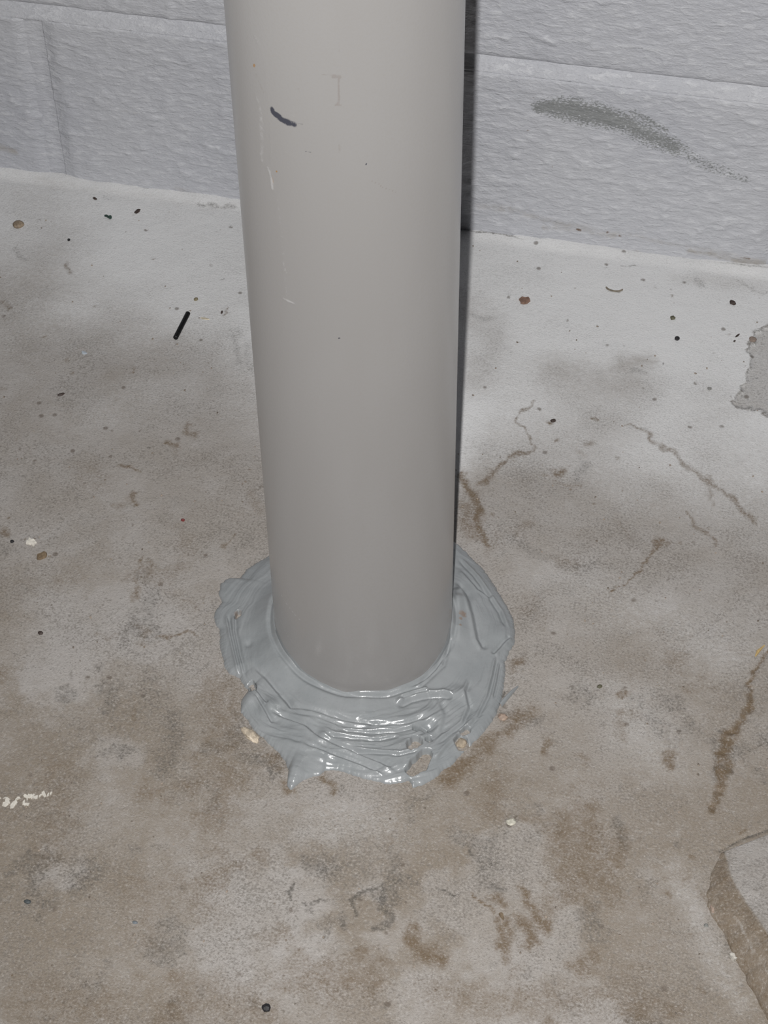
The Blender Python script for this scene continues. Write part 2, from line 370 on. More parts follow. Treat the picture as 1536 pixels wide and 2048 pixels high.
DARKS = [
 ([(590, 1770), (575, 1790), (582, 1805)], 6, .9), ([(605, 1800), (650, 1795)], 4, .8), ([(620, 1720), (670, 1735)], 30, .62), ([(740, 1790), (700, 1800), (715, 1830)], [6, 7, 8], .85),
 ([(755, 1790), (770, 1830), (760, 1860)], 10, .75), ([(680, 1830), (690, 1850)], 8, .75), ([(950, 1700), (960, 1710)], 12, .75), ([(985, 1735)], 10, .8), ([(880, 1795), (915, 1795)], 4, .95),
 ([(905, 1660), (980, 1700), (960, 1760)], 30, .55), ([(985, 1770), (1000, 1790)], 20, .65), ([(1240, 1640), (1245, 1690)], 24, .62), ([(1198, 1650), (1198, 1720)], 5, .6), ([(1050, 1690), (1080, 1660)], 25, .5),
 ([(350, 1000), (330, 1040)], 30, .40), ([(460, 1110), (500, 1080)], 30, .45), ([(290, 1150), (310, 1190)], 22, .5), ([(300, 1330), (310, 1400)], 35, .45), ([(345, 1430), (350, 1500), (320, 1540)], 34, .55),
 ([(1160, 940), (1170, 925)], 20, .55), ([(1150, 960), (1160, 940)], 16, .5), ([(1030, 1080), (1050, 1100), (1150, 1140), (1200, 1130)], 22, .5), ([(1080, 1190), (1060, 1230)], 35, .42), ([(1100, 1300), (1150, 1330)], 40, .42),
 ([(1460, 1540), (1435, 1550)], 7, .9), ([(1446, 1460), (1470, 1465)], 5, .95), ([(1434, 1548)], 6, 1.0), ([(1440, 1520), (1450, 1500)], 8, .7), ([(1000, 1400), (1012, 1385)], 6, .9), ([(1010, 1420), (1080, 1440)], 30, .55),
 ([(1000, 660), (1020, 700)], 20, .35), ([(950, 625), (975, 640)], 14, .5), ([(1200, 750), (1215, 755)], 12, .4), ([(1260, 740), (1285, 738)], 8, .55), ([(1250, 850), (1290, 860)], 10, .45),
 ([(470, 660), (480, 720)], 14, .5), ([(500, 690), (505, 740)], 12, .45), ([(30, 425), (60, 440)], 30, .35), ([(400, 405), (470, 420)], 7, .6), ([(210, 395), (230, 400)], 8, .45), ([(60, 520), (40, 500)], 14, .5), ([(165, 560)], 7, .35),
 ([(1380, 560), (1400, 575)], 12, .55), ([(1480, 560), (1536, 585)], 6, .5), ([(1190, 530), (1215, 532)], 4, .5), ([(1250, 530), (1275, 528)], 3, .7),
 ([(1200, 1210), (1300, 1150)], 30, .2), ([(120, 1420), (160, 1380)], 22, .35), ([(490, 1760), (470, 1850), (460, 1960)], 28, .35), ([(155, 1950), (158, 1965)], 5, .6),
 ([(1310, 1760), (1290, 1790)], 20, .45), ([(700, 1040), (705, 1050)], 5, .1), ([(600, 1600), (650, 1600)], 20, .35), ([(820, 1600), (870, 1590)], 16, .5), ([(1070, 1930), (1050, 1960)], 12, .5),
 ([(1500, 1660), (1520, 1660)], 2, .2)]
for p, w, s in DARKS: paint_on(dark, p, w, s)
# little dark pores scattered
rr = random.Random(4)
for k in range(130):
    px_, py_ = rr.uniform(0, 1536), rr.uniform(400, 2040)
    w_ = rr.uniform(1.6, 3.8); F_ = dark if rr.random() < 0.5 else brown
    p_ = [(px_, py_)]; f_ = stroke_field(FXw, FYw, W(p_), wmm(w_, p_)) * rr.uniform(.55, .95); np.maximum(F_, f_, out=F_)

front_ = sstep(0.17, -0.05, FY)
bp = fbm(FX*26 + 3, FY*26, 5, 61, 0.62); dp = fbm(FX*44 + 8, FY*40, 5, 71, 0.66)
brown = np.maximum(brown, sstep(0.50, 0.72, bp)*0.62*front_*(1 - paint))
dark = np.maximum(dark, sstep(0.50, 0.72, dp)*0.55*(0.25 + 0.75*front_)*(1 - 0.6*paint))
wear = wear*(1 - 0.55*sstep(0.50, 0.66, fbm(FX*20 + 5, FY*20 + 9, 5, 81, 0.6)))
FZ = (fbm(FX*40, FY*40, 4, 1) - 0.5)*0.0007 + (fbm(FX*6, FY*6, 2, 9) - 0.5)*0.0012*sstep(0.06, 0.12, np.hypot(FX, FY))
# pasted-up joint against the wall
FZ += sstep(0.318, 0.331, FY)*(0.0022 + (fbm(FX*30, FY*10, 3, 4) - 0.5)*0.0035)
# flaked patch: 1 mm lower, dark ragged rim
fd, fs, ft = signed_dist(FXw, FYw, flake)
near = fd < 0.05
inside = (fs > 0) & near & (FX > flake[9][0] - 0.002)
# choose the side that lies to the right of the traced edge
refp = W([(1534, 760)])[0]
i0 = np.abs(fx - refp[0]).argmin(); j0 = np.abs(fy - refp[1]).argmin()
side = fs[i0, j0]
inside = (fs == side) & (fd < 0.075) & (FX > flake[9][0] - 0.004)
ins = np.where(inside, sstep(0, 0.0015, fd), 0.0)
FZ -= ins*0.0011
paint *= (1 - 0.45*ins)
wear = np.where(inside, wear + 0.10*ins, wear)
rim = np.exp(-(fd/0.0013)**2)*(FX > flake[9][0] - 0.004)
dark = np.maximum(dark, rim*0.72); brown = np.maximum(brown, rim*0.45)
dark = np.maximum(dark, ins*0.42)
# long crack on the right: shallow ragged groove
crk = stroke_field(FXw, FYw, W(LINES[11][0] if False else [(1535, 1296), (1505, 1370), (1475, 1440), (1458, 1480), (1446, 1530), (1438, 1570), (1425, 1625)]), [0.0012]*7)
FZ -= crk*0.0012*vnoise(FX*400, FY*400, 3)
crk2p = [(1440, 1703), (1455, 1692), (1470, 1684), (1484, 1678), (1498, 1672), (1512, 1669), (1530, 1660), (1560, 1650)]
crk2 = stroke_field(FX + _wx*0.002, FY, W(crk2p), [0.0003, 0.0005, 0.0008, 0.0004, 0.0008, 0.0007, 0.0005, 0.0003])
FZ -= crk2*0.0012; dark = np.maximum(dark, crk2*1.0)
# dark ragged line where the wall meets the floor
jl = np.exp(-((FY - 0.3275 - (fbm(FX*60, FX*0, 3, 8) - .5)*0.006)/0.0011)**2)*vnoise(FX*25, FX*0, 6)
dark = np.maximum(dark, jl*(0.25 + 0.75*sstep(-0.05, 0.0, FX)))
P = np.stack([FX, FY, FZ], -1)
me = grid_mesh('floor', P)
add_attr(me, 'stain', np.stack([brown, dark, np.clip(paint, 0, 1), np.clip(wear, 0, 1)], -1))
floor = tag(link('floor', me, M_FLOOR), kind='structure',
            label='stained bare concrete floor with a white painted band along the wall')
def floor_z(x, y):
    i = np.abs(fx - x).argmin(); j = np.abs(fy - y).argmin(); return float(FZ[i, j])

# ------------------------------------------------------------------ WALL: mortar bed and blocks
JZ0, JZ1 = 0.1168, 0.1262                       # bed joint seen behind the pipe
BL, JW = 0.450, 0.0095
courses = [(-0.001, JZ0, -0.2735)] + [(JZ1 + 0.1999*k, JZ1 + 0.1999*k + 0.1905, -0.2735 + (BL + JW)/2*((k + 1) % 2)) for k in range(6)]
def mortar():
    xs = np.linspace(-1.5, 1.5, 1001); zs = [np.linspace(-0.003, 0.10, 12)]
    for k in range(7): zs += [JZ0 + 0.1999*k + np.linspace(-0.004, 0.0125, 22), JZ0 + 0.1999*k + np.linspace(0.02, 0.18, 8)]
    zs = np.concatenate(zs); zs = zs[zs < 1.4]
    XX, ZZ = np.meshgrid(xs, zs, indexing='ij')
    ph = (ZZ - JZ0 + 0.05) % 0.1999 - 0.05
    YY = WY + 0.0022 + (fbm(XX*30, ZZ*30, 3, 3) - .5)*0.0006
    inj = sstep(-0.002, 0.0, ph)*sstep(0.0125, 0.0115, ph)
    vj = 0
    for ci, (a_, b_, xo) in enumerate(courses):
        for m in range(-4, 5):
            xj = xo + m*(BL + JW) - JW/2
            vj = vj + np.exp(-((XX - xj - 0.0022)/0.0035)**2)*(ZZ > a_)*(ZZ < b_)
    YY = YY + 0.0012*vj
    YY = YY*(1 - inj) + inj*(WY + 0.0003 + 0.0050*np.clip(ph/0.0092, 0, 1) + (fbm(XX*60, ZZ*160, 3, 5) - .5)*0.0008)
    P = np.stack([XX, YY, ZZ], -1)
    # fold the rim back into the wall's depth
    ring = np.concatenate([P[:1], P, P[-1:]], 0); ring[0, :, 1] += 0.15; ring[-1, :, 1] += 0.15
    ring = np.concatenate([ring[:, :1], ring, ring[:, -1:]], 1); ring[:, 0, 1] = WY + 0.15; ring[:, -1, 1] = WY + 0.15
    return grid_mesh('wall_back', ring)
wall = tag(link('wall_back', mortar(), mat_wall_paint('mortar_paint', False)), kind='structure',
           label='white painted concrete block wall behind the pipe')

def wall_strokes(XX, ZZ):
    g = np.zeros_like(XX); d = np.zeros_like(XX); b = np.zeros_like(XX)
    def pw(F, pts, w, s, warp=0.0):
        ww = w if isinstance(w, (list, tuple)) else [w]*len(pts)
        q = [on_wall(*p) for p in pts]; q = [(v[0], v[2]) for v in q]
        X2 = XX + (fbm(XX*60, ZZ*60, 3, 12) - .5)*warp; Z2 = ZZ + (fbm(XX*60, ZZ*60, 3, 14) - .5)*warp
        np.maximum(F, stroke_field(X2, Z2, q, [v*0.00033 for v in ww])*s, out=F)
    # dried smear of grey sealer below the bed joint
    pw(g, [(1080, 214), (1105, 215), (1150, 222), (1200, 232), (1245, 246)], [14, 20, 26, 25, 20], 1.0, 0.002)
    pw(g, [(1245, 246), (1280, 262), (1320, 282), (1350, 297)], [21, 22, 20, 16], .85, 0.003)
    pw(g, [(1262, 225), (1300, 245), (1330, 262)], [9, 10, 7], .55, 0.004)
    pw(g, [(1360, 300), (1400, 322), (1450, 345), (1490, 360)], [18, 18, 14, 9], .46, 0.004)
    for p, w, s in [([(955, 410), (1030, 420), (1120, 450), (1230, 470)], 12, .55), ([(1090, 455), (1250, 470), (1420, 500), (1536, 525)], 9, .5),
                    ([(1380, 500), (1470, 520), (1536, 530)], 8, .75), ([(0, 295), (30, 305)], 12, .7), ([(20, 330), (110, 345)], 10, .35),
                    ([(250, 330), (330, 345)], 12, .35), ([(350, 375), (400, 390)], 10, .5), ([(120, 300), (125, 350)], 10, .45),
                    ([(960, 465), (1100, 485), (1300, 510), (1536, 540)], 4, .8), ([(240, 222), (275, 224)], 4, .5)]:
        pw(d, p, w, s, 0.004)
    for p, w, s in [([(1155, 459), (1160, 461)], 4, .9), ([(1215, 465)], 4, .9), ([(1240, 472)], 4, .9), ([(1104, 333)], 3, .8), ([(1056, 261)], 3, .9),
                    ([(1262, 339)], 3, .9), ([(1117, 328)], 2.5, .6), ([(1067, 195)], 2.5, .7), ([(1148, 153)], 2.5, .6), ([(262, 223)], 2.5, .6),
                    ([(1478, 470)], 4, .6), ([(1470, 515), (1500, 518)], 3, .6), ([(104, 215), (106, 222)], 2.5, .6)]:
        pw(b, p, w, s)
    return g, d, b

def block(x0, x1, z0, z1, step, dense):
    nx = max(int((x1 - x0)/step), 6); nz = max(int((z1 - z0)/step), 4)
    def ed(a, b, n):
        e = np.array([0, 0.0006, 0.0015, 0.003, 0.005, 0.008]) if dense else np.array([0, 0.002, 0.005])
        return np.concatenate([a + e, np.linspace(a + 0.010, b - 0.010, n), (b - e)[::-1]])
    xs = ed(x0, x1, nx); zs = ed(z0, z1, nz)
    XX, ZZ = np.meshgrid(xs, zs, indexing='ij')
    dx = np.minimum(XX - x0, x1 - XX); dz = np.minimum(ZZ - z0, z1 - ZZ)
    if z0 < 0.01: dz = z1 - ZZ
    def rnd(d, R): return np.where(d < R, R - np.sqrt(np.clip(R*R - (R - d)**2, 0, None)), 0)
    dt = z1 - ZZ; db = ZZ - z0
    Y = WY + 0.0024*(1 - sstep(-0.0005, 0.0085, dx)) + rnd(dt, 0.0020)*0.8
    if z0 > 0.01: Y = Y + rnd(db, 0.0040)*1.35
    if dense:
        a = fbm(XX*110, ZZ*210, 3, 3); b = fbm(XX*35, ZZ*60, 3, 6)
        Y = Y - (a - .5)*0.0009 - (b - .5)*0.0008
        Y += np.clip(a - 0.62, 0, 1)*-0.003
    XX = XX.copy(); ZZ = ZZ.copy()
    P = np.stack([XX, Y, ZZ], -1)
    P = np.concatenate([P[:1], P, P[-1:]], 0); P[0, :, 1] = WY + 0.03; P[-1, :, 1] = WY + 0.03
    P = np.concatenate([P[:, :1], P, P[:, -1:]], 1); P[:, 0, 1] = WY + 0.03; P[:, -1, 1] = WY + 0.03
    me = grid_mesh('block', P)
    g, d, b = wall_strokes(P[..., 0], P[..., 2]) if dense else (np.zeros(P.shape[:2]),)*3
    add_attr(me, 'stain', np.stack([g, d, b, np.zeros_like(g)], -1))
    return link('block', me, M_WALL, wall)
for ci, (z0, z1, xo) in enumerate(courses):
    x = xo - 3*(BL + JW)
    while x < 1.45:
        a, b = max(x, -1.49), min(x + BL, 1.49)
        if b - a > 0.03:
            dense = ci <= 1 and b > -0.33 and a < 0.24
            block(a, b, z0, min(z1, 1.395), 0.0013 if dense else 0.05, dense)
        x += BL + JW

# ------------------------------------------------------------------ PIPE
def make_pipe():
    zs = np.concatenate([np.arange(-0.004, 0.425, 0.0009), np.linspace(0.43, 1.6, 30)])
    na = 420
    th = np.linspace(0, 2*np.pi, na, endpoint=False) - np.pi/2      # starts facing the camera
    TH, ZZ = np.meshgrid(th, zs, indexing='ij')
    S = TH * PR                                                      # unrolled arc length
    S = ((TH + np.pi/2 + np.pi) % (2*np.pi) - np.pi) * PR
    bk = np.zeros_like(S); wh = np.zeros_like(S); rs = np.zeros_like(S); tn = np.zeros_like(S)
    def q(p):
        w = on_pipe(*p); a = math.atan2(w[1], w[0]) + math.pi/2; a = (a + math.pi) % (2*math.pi) - math.pi
        return (a*PR, w[2])
    def pp(F, pts, w, s, warp=0.0006):
        ww = w if isinstance(w, (list, tuple)) else [w]*len(pts)
        X2 = S + (fbm(S*300, ZZ*300, 2, 41) - .5)*warp*2; Z2 = ZZ + (fbm(S*300, ZZ*300, 2, 43) - .5)*warp*2
        np.maximum(F, stroke_field(X2, Z2, [q(p) for p in pts], [v*0.00022 for v in ww])*s, out=F)
    pp(bk, [(543, 222), (556, 233), (572, 242), (590, 248)], [6, 8, 8, 6], 1.0, 0.0010)
    pp(bk, [(592, 243), (606, 247)], 4, .45)
    pp(bk, [(612, 303), (622, 305)], 2.4, .6); pp(bk, [(589, 18)], 2.2, .6); pp(bk, [(731, 328)], 2, .8); pp(bk, [(680, 676)], 3, .85)
    pp(bk, [(533, 268)], 2, .5); pp(bk, [(521, 166)], 2.5, .45); pp(bk, [(696, 838)], 1.8, .6)
    for p, w, s in [([(512, 190), (520, 215), (522, 260), (524, 320)], [4, 11, 13, 9], .50), ([(536, 335), (543, 360), (545, 378)], 4, .8), ([(541, 250), (542, 330)], 2, .5),
                    ([(565, 595), (590, 609)], 2.2, .95), ([(566, 525), (573, 545)], 3, .6), ([(570, 575), (576, 590)], 3, .5), ([(556, 400), (566, 500), (574, 600)], [8, 10, 7], .42),
                    ([(568, 305), (588, 316)], 4, .4), ([(575, 230), (590, 234)], 2, .8), ([(508, 70), (518, 90)], 2.5, .6), ([(530, 120), (535, 200)], 3, .25),
                    ([(562, 1190), (600, 1240)], 1.6, .8), ([(558, 1235), (583, 1285)], 1.5, .7), ([(455, 100), (463, 200)], 1.6, .3),
                    ([(740, 310), (780, 375), (792, 383)], 1.1, .0), ([(695, 235), (700, 233)], 2, .5), ([(690, 535), (694, 539)], 2, .5)]:
        pp(wh, p, w, s, 0.0003)
    pp(rs, [(509, 131)], 4, 1.0); pp(rs, [(554, 344)], 3.2, .95); pp(rs, [(545, 350), (544, 372)], 1.5, .6)
    for p, w, s in [([(668, 153), (680, 154)], 5, 1.0), ([(678, 158), (677, 205)], 3, .85), ([(672, 210), (682, 210)], 4, .7), ([(676, 85), (678, 105)], 4, .5),
                    ([(645, 150), (665, 151)], 2, .7), ([(597, 178)], 5, .55), ([(679, 290), (680, 305)], 4, .6), ([(650, 250), (652, 280)], 4, .4),
                    ([(742, 362), (770, 375), (791, 384)], 1.4, .9), ([(558, 145), (560, 150)], 6, .4), ([(513, 150), (527, 185)], [7, 4], .55),
                    ([(710, 322), (725, 318)], 1.6, .6), ([(570, 280), (576, 285)], 4, .5), ([(786, 230), (792, 235)], 4, .3)]:
        pp(tn, p, w, s, 0.0004)
    R = PR + wh*0.00006 + np.zeros_like(S)
    P = np.stack([R*np.cos(TH), R*np.sin(TH), ZZ], -1)
    att = np.stack([bk, wh, rs, tn], -1)
    # rolled lip and bore at the open top
    def ring(r, z):
        return np.stack([r*np.cos(th), r*np.sin(th), np.full(na, z)], -1)[:, None]
    ext = np.concatenate([ring(PR - 0.0005, 1.6008), ring(PR - 0.005, 1.6008), ring(PR - 0.0055, 1.6), ring(PR - 0.0055, 0.0)], 1)
    P = np.concatenate([P, ext], 1); att = np.concatenate([att, np.zeros((na, 4, 4))], 1)
    me = grid_mesh('vertical_pipe', P, wrap=True); add_attr(me, 'stain', att)
    return me
pipe = tag(link('vertical_pipe', make_pipe(), M_PIPE),
           'thick grey plastic pipe rising vertically from the sealed floor penetration', 'pipe')

# ------------------------------------------------------------------ SEALANT COLLAR
OUT = [(912, 1086), (925, 1098), (945, 1118), (965, 1138), (985, 1165), (1000, 1190), (1015, 1215), (1026, 1240), (1031, 1265), (1029, 1288),
       (1018, 1303), (1010, 1325), (1010, 1350), (1006, 1380), (1003, 1402), (992, 1430), (976, 1455), (958, 1476), (941, 1492), (922, 1510),
       (906, 1530), (886, 1542), (868, 1558), (846, 1572), (826, 1577), (803, 1566), (780, 1569), (742, 1560), (712, 1553), (690, 1545), (667, 1540),
       (650, 1541), (640, 1551), (625, 1554), (606, 1562), (594, 1571), (581, 1582), (574, 1570), (577, 1540), (570, 1524), (559, 1508), (545, 1494),
       (528, 1478), (507, 1460), (495, 1440), (482, 1424), (482, 1405), (488, 1396), (497, 1382), (478, 1357), (456, 1346), (446, 1320), (440, 1290),
       (440, 1262), (428, 1243), (430, 1222), (444, 1206), (438, 1186), (441, 1168), (456, 1158), (480, 1158), (492, 1140), (510, 1128), (530, 1117), (545, 1106)]
def make_sealant():
    po = [on_floor(*p) for p in OUT]
    ang = np.array([math.atan2(p[1], p[0]) for p in po]); rad = np.array([math.hypot(p[0], p[1]) for p in po])
    a = np.unwrap(ang)                                              # clockwise seen from above
    if a[-1] < a[0]: a = a[::-1]; rad = rad[::-1]
    for i in range(1, len(a)):
        if a[i] <= a[i-1]: a[i] = a[i-1] + 1e-4
    gap = a[0] + 2*np.pi - a[-1]; k = 5                              # unseen back of the collar
    aa = np.concatenate([a, a[-1] + gap*np.arange(1, k + 1)/(k + 1)])
    rb = np.concatenate([rad, np.interp(np.arange(1, k + 1)/(k + 1), [0, .5, 1], [rad[-1], 0.070, rad[0]])])
    na = 1100; nr = 170
    th = aa[0] + np.arange(na)*2*np.pi/na
    Rm = np.interp(th, np.concatenate([aa, [aa[0] + 2*np.pi]]), np.concatenate([rb, [rb[0]]]))
    jit = (vnoise(th*38, th*0, 3) - .5)*0.0007 + (vnoise(th*150, th*0, 5) - .5)*0.0005
    u = np.linspace(0, 1, nr); u = 1 - (1 - u)**1.25
    RmS = Rm; Rm = Rm + jit
    r0 = PR + 0.00003
    TH = np.repeat(th[:, None], nr, 1); RR = r0 + (RmS[:, None] - r0)*u[None] + jit[:, None]*u[None]**14
    X = RR*np.cos(TH); Y = RR*np.sin(TH)
    # contact height on the pipe, read all round
    cpt = [(545, 1200), (552, 1250), (560, 1276), (585, 1318), (615, 1350), (650, 1372), (693, 1388), (740, 1394), (780, 1389), (815, 1375), (853, 1348), (880, 1315), (896, 1280), (903, 1245)]
    cw = [on_pipe(*p) for p in cpt]; ca = np.array([math.atan2(w[1], w[0]) for w in cw]); cz = np.array([w[2] for w in cw])
    o = np.argsort(ca); ca = ca[o]; cz = np.clip(cz[o], 0.0045, 0.013)
    ca = np.concatenate([[ca[0] - 1.2], ca, [ca[-1] + 1.2]]); cz = np.concatenate([[0.007], cz, [0.007]])
    thn = (th + np.pi/2 + np.pi) % (2*np.pi) - np.pi - np.pi/2
    zc = np.interp(thn, ca, cz)[:, None]
    edge = (RmS[:, None] - r0)*(1 - u[None])                                        # distance to the outer rim
    rp = RR - r0
    # direction-stretched streaks left by the finger that wiped it round
    wv = fbm(TH*3.0 + 20, RR*60, 3, 7)
    s1 = fbm(np.cos(TH)*3.2 + 9 + wv*0.5, np.sin(TH)*3.2 + RR*300 + wv*4, 4, 3)
    s2 = fbm(np.cos(TH)*5 + 4, np.sin(TH)*5 + RR*700 + wv*3, 3, 13)
    body = 0.0036 + (fbm(X*45, Y*45, 3, 17) - .5)*0.0040
    body = body * (1 - np.exp(-edge/0.0060)) + 0.0008*(1 - np.exp(-edge/0.0006))
    roughz = sstep(0.008, 0.017, rp)
    z = body + (zc - 0.0036)*np.exp(-(rp/0.0095)**1.5)
    front = 0.35 + 0.65*sstep(0.35, 0.95, -np.sin(TH - 0.12))
    z += (s1 - .5)*0.0021*front*roughz*sstep(0, .004, edge) + (s2 - .5)*0.00045*front*(0.25 + roughz)*sstep(0, .002, edge)
    z -= 0.0016*np.exp(-((rp - 0.0022)/0.0013)**2)                   # groove pressed beside the pipe
    CRE = [([(500, 1340), (530, 1368), (552, 1392), (572, 1412), (582, 1424), (620, 1434), (665, 1446), (710, 1456), (760, 1462), (810, 1459), (850, 1449), (885, 1436)], 0.0017, 0.0016),
           ([(535, 1430), (575, 1446), (610, 1462), (640, 1486), (680, 1502), (715, 1514), (760, 1532), (800, 1552)], 0.0016, 0.0014),
           ([(610, 1500), (660, 1515), (720, 1535), (775, 1556)], 0.0009, 0.0010),
           ([(470, 1235), (470, 1270), (480, 1320), (492, 1362)], 0.0011, 0.0011), ([(455, 1235), (462, 1275), (472, 1320), (482, 1362)], 0.0011, 0.0010),
           ([(790, 1424), (822, 1409), (855, 1401), (885, 1400), (908, 1406)], -0.0026, 0.0017), ([(800, 1410), (830, 1398), (858, 1392)], -0.0016, 0.0012),
           ([(940, 1370), (930, 1395), (938, 1425), (925, 1455), (895, 1478), (868, 1500)], 0.0012, 0.0012), ([(955, 1440), (930, 1470), (895, 1500), (870, 1530)], 0.0009, 0.0012),
           ([(915, 1120), (950, 1160), (975, 1195), (1000, 1230), (1014, 1265)], -0.0013, 0.0013), ([(912, 1180), (930, 1205), (945, 1245), (955, 1290), (968, 1312)], 0.0018, 0.0018),
           ([(920, 1150), (955, 1190), (985, 1205)], 0.0010, 0.0014), ([(985, 1318), (1005, 1295), (1022, 1280)], 0.0012, 0.0013),
           ([(993, 1320), (985, 1360), (975, 1400), (950, 1450)], 0.0010, 0.0010), ([(1000, 1330), (993, 1370), (985, 1405)], 0.0008, 0.0008),
           ([(560, 1310), (600, 1355), (650, 1385), (720, 1404), (780, 1402), (840, 1385), (885, 1345), (902, 1290)], -0.0011, 0.0013),
           ([(650, 1478), (700, 1484), (760, 1488), (800, 1480)], -0.0012, 0.0010), ([(700, 1506), (750, 1512), (800, 1518), (840, 1510)], -0.0012, 0.0010),
           ([(680, 1470), (730, 1474), (790, 1473), (840, 1462)], -0.0010, 0.0009), ([(500, 1375), (520, 1400), (535, 1420)], 0.0012, 0.0010),
           ([(512, 1400), (530, 1430), (545, 1455)], 0.0009, 0.0010), ([(870, 1400), (890, 1440), (880, 1480)], 0.0008, 0.0020),
           ([(905, 1290), (895, 1320), (872, 1352), (840, 1380)], -0.0014, 0.0012)]
    for pts, amp, w in CRE:
        wp = W(pts); d, s, t = signed_dist(X, Y, wp)
        k = d/w; fade = sstep(0, .12, t)*sstep(1, .88, t) + 0.0
        z += amp*(-s*k)*np.exp(-k*k)*1.5*np.clip(fade*1.0, 0, 1)*sstep(0.0, 0.0025, edge) - abs(amp)*0.35*np.exp(-k*k*2)*fade
    # knots and dabs
    for (x_, y_), w_, a_ in [((920, 1225), .0050, .0035), ((918, 1205), .003, .002), ((860, 1445), .006, .0022), ((858, 1462), .0035, -.003), ((925, 1400), .004, .0016),
                             ((498, 1300), .002, -.001), ((545, 1420), .004, .0016), ((650, 1480), .003, .0016), ((500, 1405), .004, .0016), ((1000, 1275), .006, .0014), ((730, 1418), .009, .0014)]:
        c = on_floor(x_, y_); z += a_*np.exp(-((X - c[0])**2 + (Y - c[1])**2)/(w_*w_))
    # holes where the floor shows
    dirt = np.zeros_like(X)
    for pts, w in [([(833, 1493), (824, 1500)], 10), ([(858, 1486)], 6), ([(852, 1518), (838, 1536), (826, 1546)], [9, 14, 12]), ([(812, 1572)], 9),
                   ([(932, 1466), (927, 1470)], 6), ([(921, 1486), (924, 1492)], 10), ([(477, 1234), (476, 1242)], 4.5), ([(503, 1374), (508, 1386)], 5), ([(830, 1466), (850, 1468)], 3.5)]:
        f = stroke_field(X + (fbm(X*300, Y*300, 3, 2) - .5)*.0022, Y + (fbm(X*300, Y*300, 3, 4) - .5)*.0022, W(pts), wmm(w, pts))
        hm = sstep(0.22, 0.60, f); z = z*(1 - hm) + (-0.0022)*hm
        dirt = np.maximum(dirt, f*0.5*(f < .6))
    for p, w in [((925, 1252), 8), ((477, 1235), 8), ((921, 1262), 4), ((920, 1275), 3)]:
        dirt = np.maximum(dirt, stroke_field(X, Y, W([p]), wmm(w, [p])))
    z = np.where(z > -0.001, np.maximum(z, 0.0011*(1 - np.exp(-edge/0.0006))*(z > 0.0003) + z*(z <= 0.0003)), z)
    z[:, -1] = -0.0012; z[:, -2] = np.minimum(z[:, -2], 0.0003)
    P = np.stack([X, Y, z], -1)
    me = grid_mesh('sealant_collar', P, wrap=True)
    add_attr(me, 'stain', np.stack([dirt, dirt*0, dirt*0, dirt*0], -1))
    bmx = bmesh.new(); bmx.from_mesh(me); bmesh.ops.recalc_face_normals(bmx, faces=bmx.faces)
    up = sum(f.normal.z for f in list(bmx.faces)[::97])
    if up < 0: bmesh.ops.reverse_faces(bmx, faces=bmx.faces)
    bmx.to_mesh(me); bmx.free()
    return me, cpt
sm, cpt = make_sealant()
sealant = tag(link('sealant_collar', sm, M_SEAL),
              'glossy grey sealing putty smeared in a ragged ring around the foot of the pipe', 'sealant')
# thin skin of sealant dragged up the pipe: a child of the collar
def skin():
    pts = [(551, 1240), (556, 1262), (566, 1284), (585, 1312), (612, 1342), (650, 1366), (693, 1382), (740, 1388), (780, 1382), (815, 1368), (851, 1340), (876, 1310), (892, 1280), (899, 1252)]
    top = [on_pipe(*p) for p in pts]; n = 90
    a = np.array([math.atan2(t[1], t[0]) for t in top]); zt = np.array([t[2] for t in top])
    o = np.argsort(a); a = a[o]; zt = zt[o]
    th = np.linspace(a[0], a[-1], n); z1 = np.interp(th, a, zt) + (vnoise(th*14, th*0, 2) - .5)*.0016
    z1 = np.clip(z1 - 0.0012, 0.004, 0.016)
    rows = []
    for f, dr in ((0, .0006), (.5, .0005), (.85, .0004), (1, .00002)):
        z = 0.002 + (z1 - 0.002)*f; r = PR + dr
        rows.append(np.stack([r*np.cos(th), r*np.sin(th), z], -1))
    P = np.stack(rows, 1)
    me = grid_mesh('sealant_skin', P)
    add_attr(me, 'stain', np.zeros((n, 4, 4)))
    return me
link('sealant_skin', skin(), M_SEAL, sealant)
# one thin tail pulled off the right rim
def tail():
    p0 = on_floor(1000, 1408, .002); p1 = on_floor(1036, 1372, .001); bm = bmesh.new(); rows = []
    for k in range(9):
        t = k/8; c = p0 + (p1 - p0)*t + np.array([0, 0, .0012*math.sin(t*3.1)]); w = .0011*(1 - t*.75)
        d = nrm((p1 - p0)[:2]); nx, ny = -d[1]*w, d[0]*w
        rows.append([bm.verts.new(v) for v in ((c[0]-nx, c[1]-ny, .0002), (c[0]-nx*.5, c[1]-ny*.5, c[2]+.0003), (c[0]+nx*.5, c[1]+ny*.5, c[2]+.0003), (c[0]+nx, c[1]+ny, .0002))])
    for a, b in zip(rows, rows[1:]):
        for i in range(3): bm.faces.new((a[i], a[i+1], b[i+1], b[i]))
    bmesh.ops.recalc_face_normals(bm, faces=bm.faces)
    me = bm_mesh('sealant_tail', bm, True); add_attr(me, 'stain', np.zeros((len(me.vertices), 4))); return me
link('sealant_tail', tail(), M_SEAL, sealant)

